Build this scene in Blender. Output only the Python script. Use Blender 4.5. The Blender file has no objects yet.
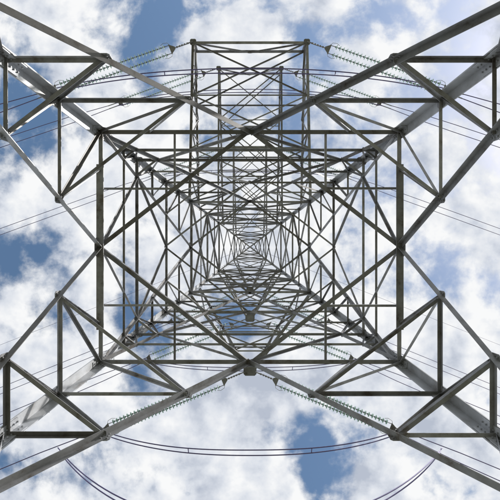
import bpy, math, random
from mathutils import Vector
random.seed(7)
CAMH=1.3
RY=0.775
F=420.0
sc=bpy.context.scene

# ------------------------------------------------------------ materials
def new_mat(name):
    m=bpy.data.materials.new(name); m.use_nodes=True
    nt=m.node_tree; b=nt.nodes['Principled BSDF']
    return m,nt,b
def steel(name,c1,c2,c3,scale=2.2):
    m,nt,b=new_mat(name)
    tc=nt.nodes.new('ShaderNodeTexCoord')
    n=nt.nodes.new('ShaderNodeTexNoise'); n.inputs['Scale'].default_value=scale; n.inputs['Detail'].default_value=8; n.inputs['Roughness'].default_value=.7
    nt.links.new(tc.outputs['Object'],n.inputs['Vector'])
    r=nt.nodes.new('ShaderNodeValToRGB'); e=r.color_ramp.elements
    e[0].position=.34; e[0].color=(*c1,1); e[1].position=.66; e[1].color=(*c3,1)
    k=e.new(.45); k.color=(*c2,1)
    nt.links.new(n.outputs['Fac'],r.inputs['Fac'])
    at=nt.nodes.new('ShaderNodeAttribute'); at.attribute_name='tint'
    mx=nt.nodes.new('ShaderNodeMix'); mx.data_type='RGBA'; mx.blend_type='MULTIPLY'; mx.inputs[0].default_value=1
    nt.links.new(r.outputs['Color'],mx.inputs[6]); nt.links.new(at.outputs['Color'],mx.inputs[7])
    nt.links.new(mx.outputs[2],b.inputs['Base Color'])
    b.inputs['Metallic'].default_value=.2
    b.inputs['Roughness'].default_value=.5
    return m
M_STEEL=steel('galvanised_steel',(.15,.13,.115),(.28,.28,.29),(.40,.41,.44))
M_LEG=steel('leg_steel',(.25,.235,.225),(.40,.41,.43),(.54,.56,.60),1.3)

m,nt,b=new_mat('conductor_aluminium'); M_WIRE=m
b.inputs['Metallic'].default_value=.3; b.inputs['Roughness'].default_value=.5
n=nt.nodes.new('ShaderNodeTexNoise'); n.inputs['Scale'].default_value=6
r=nt.nodes.new('ShaderNodeValToRGB'); r.color_ramp.elements[0].color=(.10,.08,.22,1); r.color_ramp.elements[1].color=(.20,.18,.36,1)
nt.links.new(n.outputs['Fac'],r.inputs['Fac']); nt.links.new(r.outputs['Color'],b.inputs['Base Color'])
m,nt,b=new_mat('toughened_glass'); M_GLASS=m
n=nt.nodes.new('ShaderNodeTexNoise'); n.inputs['Scale'].default_value=5
r=nt.nodes.new('ShaderNodeValToRGB'); r.color_ramp.elements[0].color=(.55,.66,.62,1); r.color_ramp.elements[1].color=(.76,.84,.81,1)
nt.links.new(n.outputs['Fac'],r.inputs['Fac']); nt.links.new(r.outputs['Color'],b.inputs['Base Color'])
b.inputs['Roughness'].default_value=.12
tr=nt.nodes.new('ShaderNodeBsdfTranslucent'); nt.links.new(r.outputs['Color'],tr.inputs['Color'])
tp=nt.nodes.new('ShaderNodeBsdfTransparent'); tp.inputs['Color'].default_value=(.84,.92,.89,1)
m1=nt.nodes.new('ShaderNodeMixShader'); m1.inputs[0].default_value=.55
nt.links.new(b.outputs[0],m1.inputs[1]); nt.links.new(tr.outputs[0],m1.inputs[2])
m2=nt.nodes.new('ShaderNodeMixShader'); m2.inputs[0].default_value=.5
nt.links.new(m1.outputs[0],m2.inputs[1]); nt.links.new(tp.outputs[0],m2.inputs[2])
nt.links.new(m2.outputs[0],nt.nodes['Material Output'].inputs['Surface'])
m,nt,b=new_mat('concrete'); M_CONC=m
n=nt.nodes.new('ShaderNodeTexNoise'); n.inputs['Scale'].default_value=9; n.inputs['Detail'].default_value=8
r=nt.nodes.new('ShaderNodeValToRGB'); r.color_ramp.elements[0].color=(.22,.21,.19,1); r.color_ramp.elements[1].color=(.42,.41,.38,1)
nt.links.new(n.outputs['Fac'],r.inputs['Fac']); nt.links.new(r.outputs['Color'],b.inputs['Base Color']); b.inputs['Roughness'].default_value=.9
m,nt,b=new_mat('grass_ground'); M_GRASS=m
tc=nt.nodes.new('ShaderNodeTexCoord')
n=nt.nodes.new('ShaderNodeTexNoise'); n.inputs['Scale'].default_value=.35; n.inputs['Detail'].default_value=10; n.inputs['Roughness'].default_value=.7
nt.links.new(tc.outputs['Object'],n.inputs['Vector'])
r=nt.nodes.new('ShaderNodeValToRGB'); e=r.color_ramp.elements; e[0].position=.35; e[0].color=(.07,.08,.045,1); e[1].position=.7; e[1].color=(.17,.16,.12,1)
nt.links.new(n.outputs['Fac'],r.inputs['Fac']); nt.links.new(r.outputs['Color'],b.inputs['Base Color']); b.inputs['Roughness'].default_value=.95

# ------------------------------------------------------------ mesh builder
class MB:
    def __init__(s): s.v=[]; s.f=[]; s.t=[]
    def prism(s,prof,p,q,u,v,tint):
        k=len(s.v); n=len(prof)
        for o in (p,q):
            for a,c in prof: s.v.append(o+u*a+v*c)
        for i in range(n):
            j=(i+1)%n
            s.f.append((k+i,k+j,k+n+j,k+n+i)); s.t.append(tint)
        s.f.append(tuple(range(k+n-1,k-1,-1))); s.t.append(tint)
        s.f.append(tuple(range(k+n,k+2*n))); s.t.append(tint)
    def tube(s,pts,r,seg=8,cap=True):
        k=len(s.v); n=len(pts)
        for i,p in enumerate(pts):
            d=(pts[min(i+1,n-1)]-pts[max(i-1,0)]).normalized()
            a=d.orthogonal() if abs(d.z)>.95 else d.cross(Vector((0,0,1)))
            a.normalize(); c=d.cross(a)
            rr=r[i] if isinstance(r,(list,tuple)) else r
            for j in range(seg):
                t=2*math.pi*j/seg
                s.v.append(p+a*(rr*math.cos(t))+c*(rr*math.sin(t)))
        for i in range(n-1):
            for j in range(seg):
                j2=(j+1)%seg
                s.f.append((k+i*seg+j,k+i*seg+j2,k+(i+1)*seg+j2,k+(i+1)*seg+j)); s.t.append(1)
        if cap:
            s.f.append(tuple(k+j for j in range(seg-1,-1,-1))); s.t.append(1)
            s.f.append(tuple(k+(n-1)*seg+j for j in range(seg))); s.t.append(1)
    def obj(s,name,mat,parent=None,smooth=False):
        me=bpy.data.meshes.new(name); me.from_pydata([tuple(x) for x in s.v],[],s.f); me.update()
        at=me.attributes.new('tint','FLOAT_COLOR','FACE')
        for i,t in enumerate(s.t): at.data[i].color=(t,t*.96,t*.90,1) if t<.65 else (t,t,t,1)
        me.materials.append(mat)
        if smooth:
            for p in me.polygons: p.use_smooth=True
        o=bpy.data.objects.new(name,me); sc.collection.objects.link(o)
        if parent: o.parent=parent
        return o
def V(x,y,z): return Vector((x,y,z))
def angle(mb,p,q,b=.1,n=None,t=None,ext=0,off=0):
    """L-section member p->q; n = outward normal of the face it lies in"""
    d=(q-p)
    if d.length<1e-4: return
    d.normalize()
    if n is None: n=Vector((0,0,1))
    n=(n-d*n.dot(d))
    if n.length<1e-3: n=d.orthogonal()
    n.normalize(); u=d.cross(n).normalized()
    if random.random()<.5: u=-u
    t=t or max(.008,b*.1)
    sh=-n*(off+random.uniform(.0,.007))-u*(b*.4)
    prof=[(0,0),(b,0),(b,-t),(t,-t),(t,-b),(0,-b)]
    mb.prism(prof,p+sh-d*ext,q+sh+d*ext,u,n,random.uniform(.5,1.3))
def legangle(mb,p,q,sx,sy,b,t):
    d=(q-p).normalized()
    u=Vector((-sx,0,0)); u=(u-d*u.dot(d)).normalized()
    v=Vector((0,-sy,0)); v=(v-d*v.dot(d)).normalized()
    prof=[(0,0),(b,0),(b,t),(t,t),(t,b),(0,b)]
    mb.prism(prof,p,q,u,v,random.uniform(.85,1.1))
def plate(mb,c,n,u,w,h,t=.012,off=.0,bolts=True):
    n=n.normalized(); u=(u-n*u.dot(n)).normalized(); v=n.cross(u)
    a=w/2;bb=h/2;ch=min(a,bb)*.35
    pr=[(-a+ch,-bb),(a-ch,-bb),(a,-bb+ch),(a,bb-ch),(a-ch,bb),(-a+ch,bb),(-a,bb-ch),(-a,-bb+ch)]
    o=c-n*off
    mb.prism(pr,o-n*t,o,u,v,random.uniform(.7,1))
    if bolts:
        for i in (-1,0,1):
            for j in (-.5,.5):
                bc=o-n*t+u*(i*a*.6)+v*(j*bb*1.0)
                mb.prism([(.017*math.cos(k*math.pi/3),.017*math.sin(k*math.pi/3)) for k in range(6)],bc-n*.03,bc-n*.0005,u,v,.8)

# ------------------------------------------------------------ tower geometry (z relative to lens, then raised)
ZF0=4.64; ZA=7.66; ZB=9.33; ZC=11.2; ZD=12.64; ZE=13.6; ZG=16.5; ZW=20.1
Z2=28.1; Z3=36.0; ZT=41.5; ZP=46.0
def W(z):
    if z<=ZW: return 5.5-.13*z
    pts=[(ZW,2.887),(Z2,2.14),(Z3,1.42),(ZT,.95),(ZP,.12)]
    for (a,wa),(b_,wb) in zip(pts,pts[1:]):
        if z<=b_: return wa+(wb-wa)*(z-a)/(b_-a)
    return .12
FACES=[('y',-1),('y',1),('x',-1),('x',1)]
def FP(f,x,z):
    """point on face f: x = fraction of half width"""
    w=W(z); ax,s=f
    if ax=='y':
        return V(x*w,s*RY*w,z+CAMH)
    return V(s*w,x*RY*w,z+CAMH)
def FN(f):
    ax,s=f
    return V(0,s,.11).normalized() if ax=='y' else V(s,0,.13).normalized()

pyl=bpy.data.objects.new('electricity_pylon',None); sc.collection.objects.link(pyl)
legs=MB(); br=MB(); fine=MB(); gus=MB()
# legs
lv=[-CAMH+.25,ZF0,ZA,ZC,ZE,ZG,ZW,24,Z2,32,Z3,ZT,ZP]
for sx in (-1,1):
    for sy in (-1,1):
        for a,b_ in zip(lv,lv[1:]):
            b1=.245 if a<ZC else (.2 if a<ZW else (.15 if a<Z2 else .11))
            P=V(sx*W(a),sy*RY*W(a),a+CAMH); Q=V(sx*W(b_),sy*RY*W(b_),b_+CAMH)
            legangle(legs,P,Q,sx,sy,b1,b1*.11)
            if 0<a<ZW:   # splice cover angle, slightly inside
                d=(Q-P).normalized(); off=V(-sx,-sy,0)*(b1*.11+.003)
                legangle(legs,P-d*.35+off,P+d*.35+off,sx,sy,b1*.82,b1*.1)
                for k in range(-3,4):
                    for ax in (0,1):
                        c=P+d*(k*.1)+off+ (V(-sx*b1*.5,0,0) if ax==0 else V(0,-sy*b1*.5,0))
                        nn=V(0,-sy,0) if ax==0 else V(-sx,0,0)
                        c=c+nn*(b1*.1)
                        uu=V(1,0,0) if ax==0 else V(0,1,0)
                        legs.prism([(.018*math.cos(h*math.pi/3),.018*math.sin(h*math.pi/3)) for h in range(6)],c,c+nn*.03,uu,V(0,0,1),.7)
# step bolts on one leg
sx,sy=-1,1
z=2.5
while z<44:
    w=W(z)
    P=V(sx*w,sy*RY*w,z+CAMH)
    if int(z/.38)%2: fine.tube([P+V(.05,.0,0),P+V(.05,.17,0)],.009,6)
    else: fine.tube([P+V(0,-.05,0),P+V(-.17,-.05,0)],.009,6)
    z+=.38

def sdiag1(z): return W(ZF0)*(ZC-z)/(ZC-ZF0)/W(z)
def sdiag2(z): return W(ZC)*(ZW-z)/(ZW-ZC)/W(z)
for f in FACES:
    n=FN(f)
    # ---- lower panel, inverted V
    for s in (-1,1):
        angle(br,FP(f,s,ZF0),FP(f,0,ZC),.125,n,off=.03)
        angle(fine,FP(f,s,ZA),FP(f,s*sdiag1(ZA),ZA),.085,n,off=.03)
        angle(fine,FP(f,s,ZB),FP(f,s*sdiag1(ZB),ZB),.08,n,off=.03)
        zz=6.1
        angle(fine,FP(f,s,zz),FP(f,s*sdiag1(zz),zz),.07,n,off=.03)
        angle(fine,FP(f,s,ZC),FP(f,s*sdiag1(ZB),ZB),.075,n,off=.045)
        angle(fine,FP(f,s,ZB),FP(f,s*sdiag1(ZA),ZA),.075,n,off=.045)
        angle(fine,FP(f,s,ZA),FP(f,s*sdiag1(zz),zz),.07,n,off=.045)
        angle(fine,FP(f,s*.66,ZC),FP(f,s*sdiag1(ZB),ZB),.06,n,off=.05)
        # leg extension below
        angle(br,FP(f,s,ZF0),FP(f,s*.97,-.7),.09,n,off=.05)
        # gussets
        plate(gus,FP(f,s*.97,ZC),n,V(0,0,1),.5,.32,off=.03)
        plate(gus,FP(f,s*.97,ZB),n,V(0,0,1),.3,.22,off=.03,bolts=False)
        plate(gus,FP(f,s*sdiag1(ZB),ZB),n,V(0,0,1),.24,.22,off=.022)
        plate(gus,FP(f,s*sdiag1(ZA),ZA),n,V(0,0,1),.24,.22,off=.022)
        plate(gus,FP(f,s*.97,ZA),n,V(0,0,1),.3,.22,off=.03,bolts=False)
    angle(br,FP(f,-1,ZC),FP(f,1,ZC),.115,n,off=.028)
    plate(gus,FP(f,0,ZC),n,V(0,0,1),.5,.5,off=.02)
    if f[0]=='x':
        angle(br,FP(f,-.7,ZC),FP(f,.7,ZC)+V(0,0,0),.2,n,off=-.02)
    # ---- second panel
    for s in (-1,1):
        angle(br,FP(f,s,ZC),FP(f,0,ZW),.105,n,off=.03)
        levels=[ZD,ZE,15.0,ZG,18.2]
        prev=ZC
        for i,z in enumerate(levels):
            angle(fine,FP(f,s,z),FP(f,s*sdiag2(z),z),.065,n,off=.03)
            angle(fine,FP(f,s,z),FP(f,s*sdiag2(prev),prev),.06,n,off=.045) if i else None
            prev=z
        angle(fine,FP(f,s,ZW),FP(f,s*sdiag2(18.2),18.2),.06,n,off=.045)
        angle(fine,FP(f,0,ZC),FP(f,s*sdiag2(ZE),ZE),.075,n,off=.045)
        angle(fine,FP(f,0,ZG),FP(f,s*sdiag2(ZE),ZE),.07,n,off=.05)
        plate(gus,FP(f,s*.96,ZE),n,V(0,0,1),.34,.25,off=.03)
        plate(gus,FP(f,s*.95,ZW),n,V(0,0,1),.4,.3,off=.03)
    angle(br,FP(f,-1,ZE),FP(f,1,ZE),.08,n,off=.035)
    angle(br,FP(f,-1,ZD),FP(f,1,ZD),.07,n,off=.035)
    angle(br,FP(f,-1,ZG),FP(f,1,ZG),.075,n,off=.035)
    angle(br,FP(f,-1,ZW),FP(f,1,ZW),.1,n,off=.035)
    plate(gus,FP(f,0,ZW),n,V(0,0,1),.4,.45,off=.02)
    # ---- upper body, X panels
    ul=[ZW,24.1,Z2,32,Z3,38.8,ZT,44]
    for a,b_ in zip(ul,ul[1:]):
        bb=.09 if a<Z2 else .07
        angle(fine,FP(f,-1,a),FP(f,1,b_),bb,n,off=.018)
        angle(fine,FP(f,1,a),FP(f,-1,b_),bb,n,off=.018+bb*.12)
        if b_ in (24.1,Z2,Z3,ZT): angle(fine,FP(f,-1,b_),FP(f,1,b_),bb,n,off=.03)
        m_=(a+b_)/2+.25
        if a<Z2: angle(fine,FP(f,-1,m_),FP(f,1,m_),.055,n,off=.045)
# hip and plan bracing
Z_=V(0,0,-1)
for sx in (-1,1):
    for sy in (-1,1):
        fy=('y',sy); fx=('x',sx)
        for z,b_,fn in ((6.1,.06,sdiag1),(ZA,.085,sdiag1),(ZB,.075,sdiag1),(ZE,.07,sdiag2),(ZG,.06,sdiag2),(ZD,.055,sdiag2)):
            angle(fine,FP(fy,sx*fn(z),z),FP(fx,sy*fn(z),z),b_,Z_,off=.01)
        for z,b_ in ((ZC,.115),(ZW,.09),(ZG,.065)):
            angle(br,FP(fy,0,z),FP(fx,0,z),b_,Z_,off=.02)
        M=(FP(fy,0,ZC)+FP(fx,0,ZC))/2
        angle(fine,FP(fy,sx*.5,ZC),M,.06,Z_,off=.04)
        angle(fine,FP(fx,sy*.5,ZC),M,.06,Z_,off=.04)
for z in (Z2,Z3):
    w=W(z)
    angle(fine,V(-w,-w*RY,z+CAMH),V(w,w*RY,z+CAMH),.06,Z_)
    angle(fine,V(-w,w*RY,z+CAMH),V(w,-w*RY,z+CAMH),.06,Z_,off=.02)

# ------------------------------------------------------------ cross arms
arms=MB()
def lerp(a,b_,t): return a+(b_-a)*t
def rect_arm(z,reach,wd,rise,tip_rise,n,b1,b2):
    w=W(z); zt=z+rise; wt=W(zt)
    for s in (-1,1):
        A=V(s*w,-RY*w,z+CAMH); B=V(s*wd,-reach,z+CAMH)
        C=V(s*wt,-RY*wt,zt+CAMH); D=V(s*wd,-reach,z+tip_rise+CAMH)
        nn=V(s,0,0)
        angle(arms,A,B,b1,Z_); angle(arms,C,D,b1,-Z_)
        angle(arms,B,D,b1*.9,nn)
        for i in range(n):
            t0,t1=i/n,(i+1)/n
            p0,p1=lerp(A,B,t0),lerp(A,B,t1); q0,q1=lerp(C,D,t0),lerp(C,D,t1)
            if i<n-1: angle(arms,p1,q1,b2,nn,off=.01)
            if i%2: angle(arms,p0,q1,b2,nn,off=.02)
            else: angle(arms,q0,p1,b2,nn,off=.02)
    L=lambda s,t: lerp(V(s*w,-RY*w,z+CAMH),V(s*wd,-reach,z+CAMH),t)
    U=lambda s,t: lerp(V(s*wt,-RY*wt,zt+CAMH),V(s*wd,-reach,z+tip_rise+CAMH),t)
    m=max(3,n//2)
    for i in range(m):
        t0,t1=i/m,(i+1)/m
        last=(i==m-1)
        angle(arms,L(-1,t1),L(1,t1),b1 if last else b2,Z_,off=.012)
        angle(arms,L(-1,t0),L(1,t1),b2,Z_,off=.02)
        angle(arms,L(1,t0),L(-1,t1),b2,Z_,off=.03)
        angle(arms,U(-1,t1),U(1,t1),b1*.8 if last else b2,-Z_,off=.012)
        if i%2==0: angle(arms,U(-1,t0),U(1,t1),b2,-Z_,off=.02)
        else: angle(arms,U(1,t0),U(-1,t1),b2,-Z_,off=.02)
    angle(arms,L(-1,1),U(0,1),b2,V(0,-1,0)); angle(arms,L(1,1),U(0,1),b2,V(0,-1,0))
    for s in (-1,1):
        plate(gus,V(s*wd,-reach,z+CAMH-.02),V(0,0,1),V(1,0,0),.3,.3)
def point_arm(z,reach,rise,n,b1,b2):
    w=W(z); zt=z+rise; wt=W(zt); tw=.16
    L=lambda s,t: lerp(V(s*w,RY*w,z+CAMH),V(s*tw,reach,z+CAMH),t)
    U=lambda s,t: lerp(V(s*wt,RY*wt,zt+CAMH),V(s*tw,reach,z+.25+CAMH),t)
    for s in (-1,1):
        angle(arms,L(s,0),L(s,1),b1,Z_); angle(arms,U(s,0),U(s,1),b1*.85,-Z_)
        for i in range(n):
            t0,t1=i/n,(i+1)/n
            if i<n-1: angle(arms,L(s,t1),U(s,t1),b2,V(s,0,0),off=.01)
            angle(arms,L(s,t0),U(s,t1),b2,V(s,0,0),off=.02) if i%2 else angle(arms,U(s,t0),L(s,t1),b2,V(s,0,0),off=.02)
    for i in range(n):
        t0,t1=i/n,(i+1)/n
        angle(arms,L(-1,t1),L(1,t1),b2,Z_,off=.012)
        if i<n-1:
            angle(arms,L(-1,t0),L(1,t1),b2,Z_,off=.02); angle(arms,L(1,t0),L(-1,t1),b2,Z_,off=.03)
            angle(arms,U(-1,t1),U(1,t1),b2,-Z_,off=.01)
    for dz in (-.03,.3):
        plate(gus,V(0,reach,z+CAMH+dz),V(0,0,1),V(1,0,0),.62,.5,t=.02,bolts=False)
    for s in (-1,1):
        plate(gus,V(s*.25,reach,z+CAMH+.12),V(s,0,0),V(0,1,0),.4,.32,t=.02,bolts=False)
ARMS=[(ZW,9.8,5.9,2.72,7),(Z2,11.95,4.75,2.1,7),(Z3,8.6,3.7,1.42,6)]
for i,(z,ro,ri,wd,n) in enumerate(ARMS):
    rect_arm(z,ro,wd,2.1,1.0,n,.125-.012*i,.065-.004*i)
    point_arm(z,ri,2.0,4 if i==0 else 3,.13-.015*i,.065)
legs.obj('legs',M_LEG,pyl); br.obj('main_bracing',M_STEEL,pyl); fine.obj('secondary_bracing',M_STEEL,pyl)
gus.obj('gusset_plates',M_STEEL,pyl); arms.obj('cross_arms',M_STEEL,pyl)
# footings
ft=MB()
for sx in (-1,1):
    for sy in (-1,1):
        w=W(-CAMH); c=V(sx*w,sy*RY*w,0)
        pr=[(.55*math.cos(k*math.pi/8)*(1.0),.55*math.sin(k*math.pi/8)) for k in range(16)]
        ft.prism(pr,c-V(0,0,.5),c+V(0,0,.3),V(1,0,0),V(0,1,0),1)
ft.obj('concrete_footings',M_CONC,pyl)

# ------------------------------------------------------------ insulators, conductors, jumpers
TH=math.radians(21.5)
DROP=.07
def insulator(att,side):
    d=V(side*math.cos(TH),math.sin(TH),-DROP).normalized()
    lat=d.cross(V(0,0,1)).normalized(); upv=lat.cross(d).normalized()
    e=bpy.data.objects.new('insulator_string',None); sc.collection.objects.link(e)
    hw=MB(); gl=MB()
    sp=.2
    hw.tube([att,att+d*.25],.028,8); hw.tube([att+d*.2+upv*.05,att+d*.95],.022,8)
    for k in range(5):
        hw.tube([att+d*(.25+k*.13),att+d*(.33+k*.13)],.045,6)
    def yoke(c,w0,w1,l):
        pr=[(-w0,0),(w0,0),(w1,l),(-w1,l)]
        hw.prism(pr,c-upv*.012,c+upv*.012,lat,d,.9)
    yoke(att+d*.9,.05,sp+.05,.26)
    N=30; pit=.175
    start=1.35
    for s in (-1,1):
        base=att+lat*(s*sp)
        hw.tube([base+d*1.12,base+d*start],.018,6)
        hw.tube([base+d*start,base+d*(start+N*pit)],.013,6)
        for i in range(N):
            o=start+i*pit
            prof=[(0.0,.04),(.045,.045),(.055,.085),(.075,.115),(.09,.118),(.095,.105),(.085,.08),(.10,.065),(.09,.035),(.115,.018)]
            gl.tube([base+d*(o+a) for a,_ in prof],[r_ for _,r_ in prof],12,cap=False)
            hw.tube([base+d*(o-.02),base+d*(o+.04)],[.025,.04],6)
    L=start+N*pit
    for s in (-1,1): hw.tube([att+lat*(s*sp)+d*L,att+lat*(s*sp)+d*(L+.2)],.018,6)
    yoke(att+d*(L+.15),sp+.05,.12,.26)
    for o,sg in ((1.1,1),(L+.2,-1)):
        c=att+d*o
        for s in (-1,1):
            hw.tube([c+lat*(s*.2),c+lat*(s*.34)+d*(sg*.08),c+lat*(s*.38)+d*(sg*.28),c+lat*(s*.32)+d*(sg*.42)],.01,6)
    for s in (-1,1):
        hw.tube([att+lat*(s*.1)+d*(L+.38),att+lat*(s*.1)+d*(L+1.1)],.03,8)
    hw.obj('fittings',M_STEEL,e); gl.obj('glass_discs',M_GLASS,e,True)
    ends=[att+lat*(s*.1)+d*(L+1.0) for s in (-1,1)]
    jend=[att+lat*(s*.1)+d*(L+.6) for s in (-1,1)]
    return d,lat,ends,jend
def conductor(ends,d,side):
    mb=MB(); dh=V(d.x,d.y,0).normalized(); lat=V(-dh.y,dh.x,0)
    span=280; sag=9.0
    mid=(ends[0]+ends[1])/2
    for p in ends:
        sd=(p-mid).dot(lat); sg=1 if sd>0 else -1
        pts=[]
        for i in range(61):
            x=span*(i/60)**1.4
            t=x/span
            spread=min(1,x/3.0)*.14*sg
            pts.append(p+dh*x+lat*spread+V(0,0,-4*sag*t*(1-t)))
        mb.tube(pts,.022,6)
    for k in (45,80,120,165,210):
        t=k/span
        a=[p+dh*k+lat*(.14 if (p-mid).dot(lat)>0 else -.14)+V(0,0,-4*sag*t*(1-t)) for p in ends]
        mb.tube(a,.02,6)
    mb.obj('power_line',M_WIRE)
def jumper(ja,jb,sag,pw=2.3):
    mb=MB()
    pr=[(ja[0],min(jb,key=lambda q:abs(q.y-ja[0].y))),(ja[1],min(jb,key=lambda q:abs(q.y-ja[1].y)))]
    allp=[]
    for k,(p,q) in enumerate(pr):
        pts=[]
        for i in range(49):
            t=i/48; c=1-abs(2*t-1)**pw
            pts.append(lerp(p,q,t)+V(0,(.0 if k else .02)*math.sin(t*9),-sag*c*(1+.02*k)))
        mb.tube(pts,.024,8); allp.append(pts)
    for i in (15,33):
        mb.tube([allp[0][i],allp[1][i]],.02,6)
    mb.obj('jumper_cable',M_WIRE)
for k,(z,ro,ri,wd,n) in enumerate(ARMS):
    J=[]
    for s in (-1,1):
        d,lat,en,je=insulator(V(s*wd,-ro,z+CAMH-.08),s); conductor(en,d,s); J.append(je)
    jumper(J[0],J[1],2.4)
    J=[];E=[]
    for s in (-1,1):
        d,lat,en,je=insulator(V(s*.25,ri+.05,z+CAMH-.08),s); conductor(en,d,s); J.append(je)
        E.append([p+V(d.x,d.y,-.11)*2.0 for p in je])
    jumper(J[0],J[1],2.0)
    if k==0: jumper(E[0],E[1],5.4,2.0)
# earth wire
mb=MB()
for s in (-1,1):
    p=V(s*.12,0,ZP+CAMH-.1); dh=V(s*math.cos(TH),math.sin(TH),0); pts=[]
    for i in range(61):
        x=280*(i/60)**1.4; t=x/280; pts.append(p+dh*x+V(0,0,-4*7*t*(1-t)))
    mb.tube(pts,.014,6)
mb.obj('earth_wire',M_WIRE)

# ------------------------------------------------------------ ground
g=MB(); N=60; S=3000
def gh(x,y):
    r_=math.hypot(x,y)
    k=min(1,max(0,(r_-60)/600))
    return k*(10*math.sin(x*.004+1)+8*math.cos(y*.0053))
for j in range(N+1):
    for i in range(N+1):
        a=(i/N*2-1); c=(j/N*2-1)
        x=S*a*abs(a)**1.2; y=S*c*abs(c)**1.2
        g.v.append(V(x,y,gh(x,y)))
for j in range(N):
    for i in range(N):
        k=j*(N+1)+i; g.f.append((k,k+1,k+N+2,k+N+1)); g.t.append(1)
g.obj('ground',M_GRASS,None,True)
gr=MB()
for i in range(9000):
    r_=14*math.sqrt(random.random()); a=random.random()*6.283
    x,y=r_*math.cos(a),r_*math.sin(a)
    if r_<.6: continue
    h=random.uniform(.06,.22); b_=random.random()*6.283; lx,ly=math.cos(b_),math.sin(b_)
    k=len(gr.v); bend=h*.5
    gr.v+= [V(x-ly*.006,y+lx*.006,0),V(x+ly*.006,y-lx*.006,0),V(x+lx*bend,y+ly*bend,h)]
    gr.f.append((k,k+1,k+2)); gr.t.append(1)
gr.obj('grass',M_GRASS)

# ------------------------------------------------------------ world: Nishita sky with procedural cloud layer
SUN_EL=math.radians(42); SUN_AZ=math.radians(112)   # azimuth measured clockwise from +Y
w=bpy.data.worlds.new('World'); sc.world=w; w.use_nodes=True
try:
    w.cycles.sampling_method='MANUAL'; w.cycles.sample_map_resolution=256
except Exception: pass
nt=w.node_tree; N_=nt.nodes; Lk=nt.links
bg=N_['Background']; bg.inputs['Strength'].default_value=.12
sky=N_.new('ShaderNodeTexSky'); sky.sky_type='NISHITA'; sky.sun_disc=False
sky.sun_elevation=SUN_EL; sky.sun_rotation=SUN_AZ
hs=N_.new('ShaderNodeHueSaturation'); hs.inputs['Hue'].default_value=.493; hs.inputs['Saturation'].default_value=1.06; hs.inputs['Value'].default_value=1.35
Lk.new(sky.outputs[0],hs.inputs['Color'])
tc=N_.new('ShaderNodeTexCoord'); sep=N_.new('ShaderNodeSeparateXYZ'); Lk.new(tc.outputs['Generated'],sep.inputs[0])
def math_(op,a,b_=None,clamp=False):
    m=N_.new('ShaderNodeMath'); m.operation=op; m.use_clamp=clamp
    for i,x in enumerate((a,b_)):
        if x is None: continue
        if isinstance(x,(int,float)): m.inputs[i].default_value=x
        else: Lk.new(x,m.inputs[i])
    return m.outputs[0]
zc=math_('MAXIMUM',sep.outputs[2],.06)
u=math_('DIVIDE',sep.outputs[0],zc); v=math_('DIVIDE',sep.outputs[1],zc)
cmb=N_.new('ShaderNodeCombineXYZ'); Lk.new(u,cmb.inputs[0]); Lk.new(v,cmb.inputs[1])
def noise(scale,detail,rough,off,dist=0.0):
    mp=N_.new('ShaderNodeVectorMath'); mp.operation='ADD'; mp.inputs[1].default_value=off; Lk.new(cmb.outputs[0],mp.inputs[0])
    n=N_.new('ShaderNodeTexNoise'); n.inputs['Scale'].default_value=scale; n.inputs['Detail'].default_value=detail
    n.inputs['Roughness'].default_value=rough; n.inputs['Distortion'].default_value=dist
    Lk.new(mp.outputs[0],n.inputs['Vector']); return n.outputs['Fac']
n1=noise(5.2,10,.57,(3.1,7.7,1.3),.08)
n1b=noise(5.2,4,.5,(3.1+.03,7.7-.012,1.3),.08)   # same field stepped toward the sun, for soft relief
n2=noise(10,9,.56,(11.3,2.7,4.3),.08)
n3=noise(2.2,6,.55,(5.3,1.7,9.3),.1)
dens=math_('ADD',math_('MULTIPLY',n1,1.25),-.085)
def blob(px,py,r_,amp):
    global dens
    vm=N_.new('ShaderNodeVectorMath'); vm.operation='DISTANCE'; Lk.new(cmb.outputs[0],vm.inputs[0])
    vm.inputs[1].default_value=((px-250)/F,(py-247)/F,0)
    mr=N_.new('ShaderNodeMapRange'); mr.interpolation_type='SMOOTHSTEP'
    mr.inputs['From Min'].default_value=0; mr.inputs['From Max'].default_value=r_/F
    mr.inputs['To Min'].default_value=amp; mr.inputs['To Max'].default_value=0
    Lk.new(vm.outputs['Value'],mr.inputs['Value'])
    dens=math_('ADD',dens,mr.outputs[0])
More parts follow.
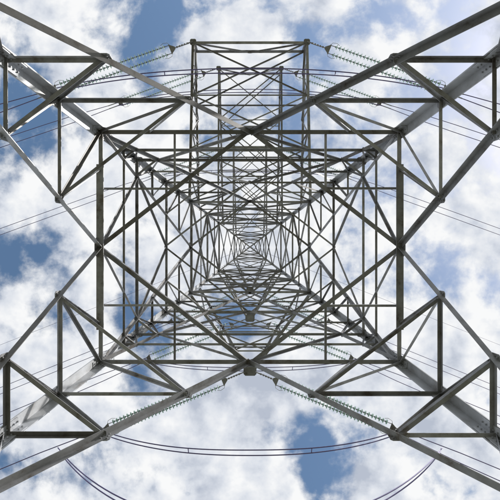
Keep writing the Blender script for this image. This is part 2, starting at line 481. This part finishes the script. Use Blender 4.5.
for a in [(25,250,80,-.21),(20,130,62,-.14),(45,90,55,-.11),(300,420,52,-.19),(318,475,48,-.17),(250,320,70,-.17),(150,15,100,-.11),(30,20,55,-.09),(340,25,90,-.11),(460,110,65,-.15),(20,480,55,-.11),(400,190,60,-.06),
          (200,440,90,.14),(60,60,40,.06),(440,330,120,.09),(430,60,50,.09),(60,400,90,.07),(430,440,80,.08),(60,190,50,.08),(250,200,90,.05)]:
    blob(*a)
mr=N_.new('ShaderNodeMapRange'); mr.interpolation_type='SMOOTHSTEP'
mr.inputs['From Min'].default_value=.335; mr.inputs['From Max'].default_value=.53; Lk.new(dens,mr.inputs['Value'])
cover=mr.outputs[0]
cr=N_.new('ShaderNodeValToRGB'); e=cr.color_ramp.elements
e[0].position=.37; e[0].color=(4.0,4.4,5.2,1); e[1].position=.60; e[1].color=(7.9,7.95,8.0,1)
k=e.new(.48); k.color=(6.0,6.3,6.85,1)
rel=math_('MULTIPLY',math_('SUBTRACT',n1,n1b),.7)
shade=math_('ADD',math_('ADD',math_('MULTIPLY',n2,.52),math_('MULTIPLY',n3,.49)),rel)
Lk.new(shade,cr.inputs['Fac'])
mix=N_.new('ShaderNodeMix'); mix.data_type='RGBA'
Lk.new(cover,mix.inputs[0]); Lk.new(hs.outputs[0],mix.inputs[6]); Lk.new(cr.outputs[0],mix.inputs[7])
Lk.new(mix.outputs[2],bg.inputs['Color'])

sd=bpy.data.lights.new('sun','SUN'); sd.energy=4.8; sd.angle=math.radians(.5); sd.color=(1,.96,.9)
so=bpy.data.objects.new('sun',sd); sc.collection.objects.link(so)
dirv=V(math.sin(SUN_AZ)*math.cos(SUN_EL),math.cos(SUN_AZ)*math.cos(SUN_EL),math.sin(SUN_EL))
so.rotation_euler=dirv.to_track_quat('Z','Y').to_euler(); so.location=dirv*60

cd=bpy.data.cameras.new('camera'); cam=bpy.data.objects.new('camera',cd); sc.collection.objects.link(cam)
cam.location=(0,0,CAMH); cam.rotation_euler=(math.pi,0,0)
cd.sensor_width=36; cd.lens=36*F/500; cd.clip_end=8000; cd.clip_start=.05
cd.shift_y=-.006
sc.camera=cam
sc.view_settings.view_transform='Standard'; sc.view_settings.look='None'; sc.view_settings.exposure=0
